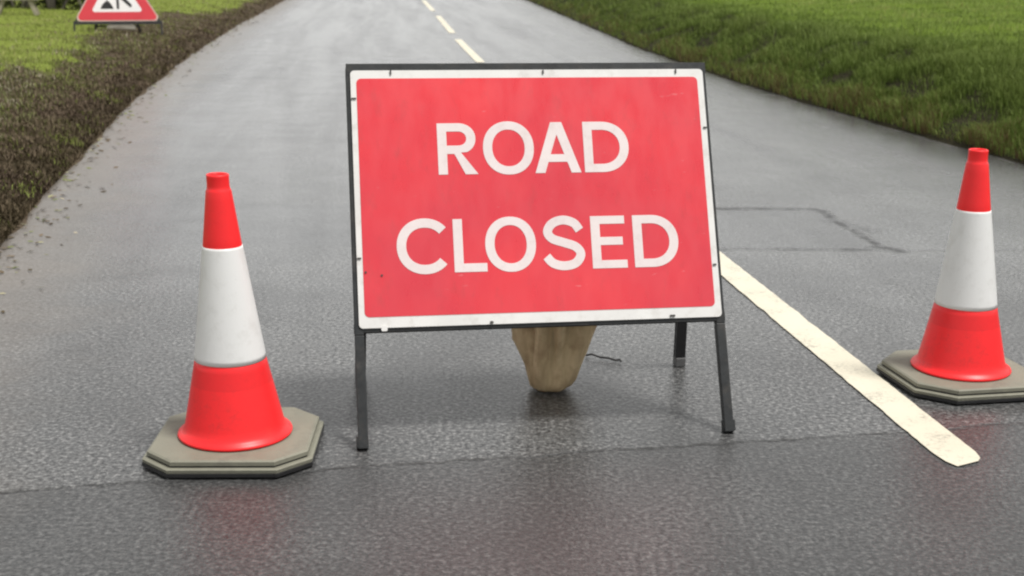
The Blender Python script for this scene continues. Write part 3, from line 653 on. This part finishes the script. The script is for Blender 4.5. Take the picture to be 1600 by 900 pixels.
flat_shape("heap_symbol", [heap], blk, tp, tb(0.0034), 0.0008)
man = [(-0.006, 0.185), (0.028, 0.185), (0.030, 0.33), (0.075, 0.30), (0.17, 0.205), (0.195, 0.215), (0.19, 0.245), (0.10, 0.345), (0.055, 0.40), (0.07, 0.47), (0.04, 0.51), (0.0, 0.49), (-0.06, 0.41), (-0.115, 0.375), (-0.105, 0.35), (-0.045, 0.375), (0.0, 0.42), (-0.005, 0.34)]
flat_shape("digger_symbol", [man, ell(0.035, 0.56, 0.033, 0.033, 0, 360, 20, 2.0), stroke([(-0.13, 0.31), (-0.108, 0.345)], 0.02), ], blk, tp, tb(0.0034), 0.0008)
bm = bmesh.new(); vt = Vector((0, s_, c_))
def TV(x, v, n=0.0): return Vector((x, s_ * v - c_ * n, c_ * v + s_ * n))
bm_bar(bm, TV(-TW / 2 - 0.01, TL + 0.004, -0.014), TV(TW / 2 + 0.01, TL + 0.004, -0.014), 0.038, 0.022, vt)
for s in (-1, 1): bm_bar(bm, TV(s * (TW / 2 - 0.02), TL + 0.02, -0.016), TV(s * 0.015, TL + TW * 0.86, -0.016), 0.022, 0.018, xv)
from_bm("frame", bm, steel, tri)
for s in (-1, 1):
    bm = bmesh.new(); bm_bar(bm, TV(s * (TW / 2), -0.03, -0.014), TV(s * (TW / 2), TL - 0.016, -0.014), 0.024, 0.022, xv); from_bm("leg", bm, steel, tri)
    bm = bmesh.new(); bm_bar(bm, (s * 0.30, 0.34, -0.02), (s * 0.10, s_ * (TL + .8) + .03, c_ * (TL + .8)), 0.034, 0.024, xv); from_bm("rear_leg", bm, steel_b, tri)
bm = bmesh.new(); bm_bar(bm, (-0.29, 0.325, 0.07), (0.29, 0.325, 0.07), 0.02, 0.02, (0, 0, 1)); from_bm("crossbar", bm, steel_b, tri)
# pale sandbag slung over its rear bar
bm = bmesh.new(); rings = []
for i in range(17):
    t = i / 16 * 2 - 1; xx = 0.185 * t; zz = 0.072 - 0.030 * t * t; r_ = 0.058 * (1 - abs(t) ** 4 * 0.45)
    rings.append([bm.verts.new((xx, 1.15 * r_ * math.cos(a) * (1 + .1 * math.sin(5 * a + 3 * t)), zz + r_ * 0.9 * math.sin(a))) for a in [2 * math.pi * q / 20 for q in range(20)]])
for a, b in zip(rings, rings[1:]):
    for q in range(20): bm.faces.new((a[q], a[(q + 1) % 20], b[(q + 1) % 20], b[q]))
bm.faces.new(rings[0][::-1]); bm.faces.new(rings[-1])
bag = from_bm("sandbag", bm, simple("pale_bag_cloth", (0.66, 0.62, 0.52), 0.7, 0.12, 12, 0.3, 60), None, True)
bag.matrix_world = Matrix.Translation((tx, ty, tz - 0.01)) @ Matrix.Rotation(0.33, 4, 'Z') @ Matrix.Translation((0.04, 0.12, 0.01))
tag(bag, "pale cream sandbag lying on the ground under the triangular warning sign", "sandbag")

# ------------------------------------------------------------------ low timber bench and hedge at the back of the left lawn
wood = simple("weathered_wood", (0.30, 0.27, 0.20), 0.75, 0.25, 14, 0.5, 90, dirt=(0.14, 0.16, 0.09), dirt_amt=0.5, dirt_scale=10)
bx, by = -7.90, 21.6; bz = zl(bx, by)
bench = empty("bench", (bx, by, bz - 0.005), 0.25); tag(bench, "low weathered timber bench with splayed pale legs at the far left of the lawn", "bench")
for s in (-1, 1):
    for q in (-1, 1):
        bm = bmesh.new(); bm_bar(bm, (s * 0.30, q * 0.13, 0), (s * 0.20, q * 0.10, 0.235), 0.065, 0.05, xv, 0.006); from_bm("leg", bm, wood, bench)
bm = bmesh.new(); bm_box(bm, (0, 0, 0.262), (1, 0, 0), (0, 1, 0), (0, 0, 1), 0.66, 0.32, 0.05, 0.008); from_bm("seat", bm, wood, bench)

bark = simple("hedge_bark", (0.15, 0.13, 0.11), 0.85, 0.3, 12, 0.8, 60, dirt=(0.10, 0.12, 0.07), dirt_amt=0.5, dirt_scale=5)
GH = blade_material("hedge_leaves", [(0.0, (0.02, 0.03, 0.010)), (0.5, (0.045, 0.06, 0.02)), (0.85, (0.08, 0.095, 0.03)), (1.0, (0.12, 0.09, 0.045))], trans=0.15)
def leaf_cloud(name, pts, size, parent):
    n_ = len(pts); a = rng.normal(size=(n_, 3)); a /= np.linalg.norm(a, axis=1)[:, None]; b = np.cross(a, rng.normal(size=(n_, 3))); b /= np.linalg.norm(b, axis=1)[:, None]
    s = (size * rng.uniform(0.6, 1.3, n_))[:, None]
    V = np.stack([pts - a * s, pts + b * s * .5, pts + a * s, pts - b * s * .5], 1).reshape(-1, 3)
    me = bpy.data.meshes.new(name); me.vertices.add(len(V)); me.vertices.foreach_set('co', V.reshape(-1).astype(np.float32))
    me.loops.add(n_ * 4); me.loops.foreach_set('vertex_index', np.arange(n_ * 4, dtype=np.int32)); me.polygons.add(n_); me.polygons.foreach_set('loop_start', np.arange(0, n_ * 4, 4, dtype=np.int32)); me.update(calc_edges=True)
    at = me.attributes.new('rnd', 'FLOAT', 'POINT'); at.data.foreach_set('value', np.repeat(rng.random(n_), 4).astype(np.float32))
    return link(name, me, GH, parent)
words = ["hedge bush behind the low bench, leftmost of the row", "hedge bush second from the left, just behind the bench", "hedge bush in the middle of the row with grey stems", "hedge bush right of the bench with forked grey stems",
         "hedge bush nearest the triangular sign", "hedge bush at the right end of the row beyond the triangular sign"]
for i, wd_ in enumerate(words):
    hx = -10.6 + i * 0.66; hy = 23.3 + 0.25 * math.sin(i * 2.3) + i * 0.12; hz = zl(hx, hy)
    root = empty("hedge_bush", (hx, hy, hz - 0.02), 0); tag(root, "dark leafy " + wd_, "hedge bush", "row of hedge bushes behind the left lawn")
    bm = bmesh.new()
    for q in range(5):
        a = random.uniform(0, 6.28); r0 = random.uniform(0.03, 0.22); p = Vector((math.cos(a) * r0, math.sin(a) * r0 * .6 - 0.12, -0.03)); pts = [p.copy()]
        dr = Vector((math.cos(a) * .35 + random.uniform(-.2, .2), math.sin(a) * .3, 1)).normalized()
        for k in range(6):
            dr = (dr + Vector((random.uniform(-.25, .25), random.uniform(-.25, .25), 0.1))).normalized(); p = p + dr * 0.22; pts.append(p.copy())
        rb = random.uniform(0.018, 0.045)
        bm_tube(bm, pts, [rb * (1.25 if k == 0 else 1 - k * 0.12) for k in range(7)], 8)
    from_bm("trunk", bm, bark, root, True)
    n_ = 5200; t = rng.normal(size=(n_, 3)); t /= np.linalg.norm(t, axis=1)[:, None]; t *= (rng.random(n_) ** 0.45)[:, None]
    pts = t * np.array([0.62, 0.52, 0.95]) + np.array([0, 0.12, 1.05]); f = np.array([noise.noise(Vector(q * 2.2) + Vector((i * 5, 0, 0))) for q in pts]); pts = pts[f > -0.18]
    low = np.stack([rng.uniform(-.45, .45, 900), rng.uniform(0.12, 0.5, 900), rng.uniform(0.02, 0.5, 900)], -1)
    leaf_cloud("foliage", np.concatenate([pts, low]), 0.035, root)
